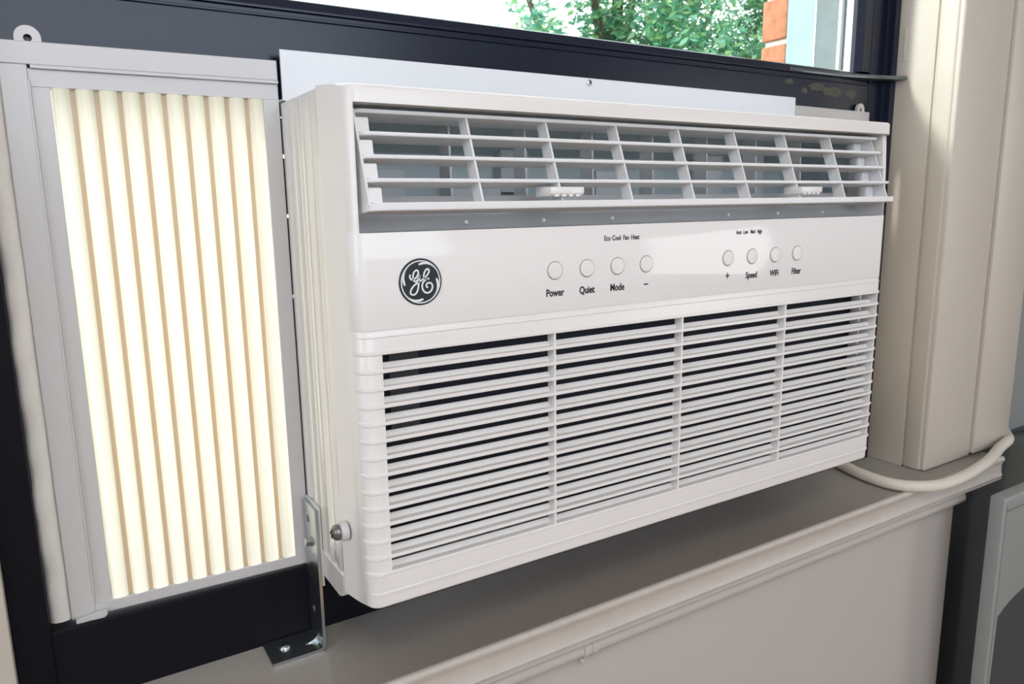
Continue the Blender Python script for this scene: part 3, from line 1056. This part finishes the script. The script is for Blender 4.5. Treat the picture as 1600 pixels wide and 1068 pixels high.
# ------------------------------------------------------------------ angle bracket
BX0 = 0.1652
br = thing('angle_bracket', (0.145, 0.12, SZ), 'galvanised steel angle bracket screwed to the sill beside the air conditioner', 'bracket')
T = 0.0026
sec = []
xr, zb = BX0 + T, SZ + 0.0001
xl = xr - 0.0460
ztop = -0.2495
ro_, ri = 0.0058, 0.0034
sec = [(xl, zb), (xl, zb + T)] + [(xr - T - ri, zb + T)] + arc(xr - T - ri, zb + T + ri, ri, -90, 0, 6)[1:] + [(xr - T, ztop), (xr, ztop)] + arc(xr - ro_, zb + ro_, ro_, 0, -90, 6)
bm = prism(sec, 'y', 0.1000, 0.1350)
bevel_where(bm, lambda e: abs(e.verts[0].co.y - e.verts[1].co.y) > 0.02 and (max(e.verts[0].co.z, e.verts[1].co.z) > ztop - 0.0001 or min(e.verts[0].co.x, e.verts[1].co.x) < xl + 0.0001), 0.0006, 2)
holes = [lathe([(0, -0.01), (0.0030, -0.01), (0.0030, 0.01), (0, 0.01)], (BX0 + T / 2, 0.1215, z), (1, 0, 0), 18) for z in (-0.2640, -0.3480)]
st = obj('strap', cut(bm, holes), ZINC, br, angle=40)
bk = box(xr + 0.0002, xr + 0.0022, 0.0990, 0.1350, -0.3180, -0.2475, 0.0008)
obj('backing_plate', bk, mat('pale_plate', (0.62, 0.62, 0.60), 0.35, metal=0.3), br)
gus = prism([(BX0 + 0.0004, SZ + 0.0115)] + [(BX0 - 0.0012 * k, SZ + 0.0085 - 0.0011 * k + 0.00006 * k * k) for k in range(1, 8)] + [(BX0 - 0.0125, SZ + T - 0.0002), (BX0 + 0.0004, SZ + T - 0.0002)], 'y', 0.1130, 0.1200, 0.001)
obj('gusset', gus, ZINC, br)
hx = lathe([(0.0052, 0.0), (0.0052, 0.0010), (0.0040, 0.0012), (0.0040, 0.0040), (0.0030, 0.0048), (0.0, 0.0048)], (BX0, 0.1180, -0.2835), (-1, 0, 0), 6)
obj('hex_screw', hx, ZINC, br, angle=20)
screw_head((0.1370, 0.1195, SZ + T), (0, 0, 1), 0.0052, br, m=ZINC)

# ------------------------------------------------------------------ power cord
cz = SZ + 0.0082
cpts = [(0.93, 0.300, cz), (0.925, 0.20, cz), (0.9231, 0.1357, cz), (0.9202, 0.1186, cz), (0.9104, 0.0828, cz), (0.9101, 0.0461, cz), (0.9268, 0.0213, cz + 0.0002), (0.9606, 0.0067, cz), (1.0233, 0.0067, cz), (1.1077, 0.0190, cz + 0.001), (1.1758, 0.0375, cz + 0.001), (1.2227, 0.0476, cz + 0.002), (1.295, 0.082, cz - 0.012), (1.36, 0.118, cz - 0.02)]
cpts = cpts[2:]
cpts[0] = (0.924, 0.1290, cz)
cd = tube(spline(cpts, 8), 0.0076, 14)
obj('power_cord', cd, CORD, label='thick cream power cord curving from under the air conditioner over the sill', cat='cord', angle=60)

# ------------------------------------------------------------------ appliance on the floor beyond the sill
ap = thing('floor_appliance', (1.33, 0.0, FZ), 'grey-white upright appliance with curved dark recess beyond the sill', 'appliance')
AX0, AX1, AY, AZT = 1.0537, 1.62, -0.030, -0.3993
shell = box(AX0, AX1, AY, AY + 0.018, FZ + 0.02, AZT, 0.0015, 2)
arcp = arc(1.330, -0.795, 0.283, 180, 0, 40)
hole = [(AX0 + 0.0115, FZ + 0.06), (AX0 + 0.0115, -0.742)] + [p for p in arcp if AX0 + 0.0115 < p[0] < AX1 - 0.0115] + [(AX1 - 0.0115, -0.742), (AX1 - 0.0115, FZ + 0.06)]
cx_, cz_, rr_ = 1.142, -0.7225, 0.175
hole = [(AX0 + 0.0105, FZ + 0.06)] + [p for p in arc(cx_ + 0.02, cz_ - 0.006, rr_ + 0.002, 180, 62, 30) if p[0] > AX0 + 0.0105] + [(1.44, -0.5700), (AX1 - 0.0105, -0.62), (AX1 - 0.0105, FZ + 0.06)]
shell = cut(shell, [prism(hole, 'y', AY - 0.01, AY + 0.010)])
gv = [box(AX0 + 0.0085, AX0 + 0.0100, AY - 0.01, AY + 0.0025, FZ + 0.05, AZT - 0.010), box(AX0 + 0.0100, AX1 - 0.01, AY - 0.01, AY + 0.0020, AZT - 0.0205, AZT - 0.0190)]
shell = cut(shell, gv)
obj('housing', shell, APPL, ap)
obj('recess_panel', prism([(p[0], p[1]) for p in [(AX0 + 0.0107, FZ + 0.062), (AX0 + 0.0107, -0.58), (1.10, -0.545), (AX1 - 0.0107, -0.545), (AX1 - 0.0107, FZ + 0.062)]], 'y', AY + 0.0095, AY + 0.0115), APPLDARK, ap)
obj('rear_body', box(1.47, 1.61, AY + 0.018, 0.16, FZ + 0.02, -0.43, 0.01), APPL, ap)
obj('foot', box(1.06, 1.12, AY - 0.01, AY + 0.06, FZ, FZ + 0.02, 0.003), APPLDARK, ap)
obj('foot', box(1.52, 1.60, AY - 0.01, 0.15, FZ, FZ + 0.02, 0.003), APPLDARK, ap)

# ------------------------------------------------------------------ invented ceiling lamp around the added warm light
cl_ = thing('added_ceiling_lamp', (-0.3, -1.5, 1.29), 'flat square ceiling lamp, unseen and added for warm light', 'lamp')
obj('added_lamp_plate', box(-0.58, -0.02, -1.78, -1.22, 1.33, 1.35, 0.004), TRIM, cl_)
obj('added_lamp_rim', cut(box(-0.56, -0.04, -1.76, -1.24, 1.285, 1.33), [box(-0.552, -0.048, -1.752, -1.248, 1.2, 1.34)]), LAMPGLASS, cl_)
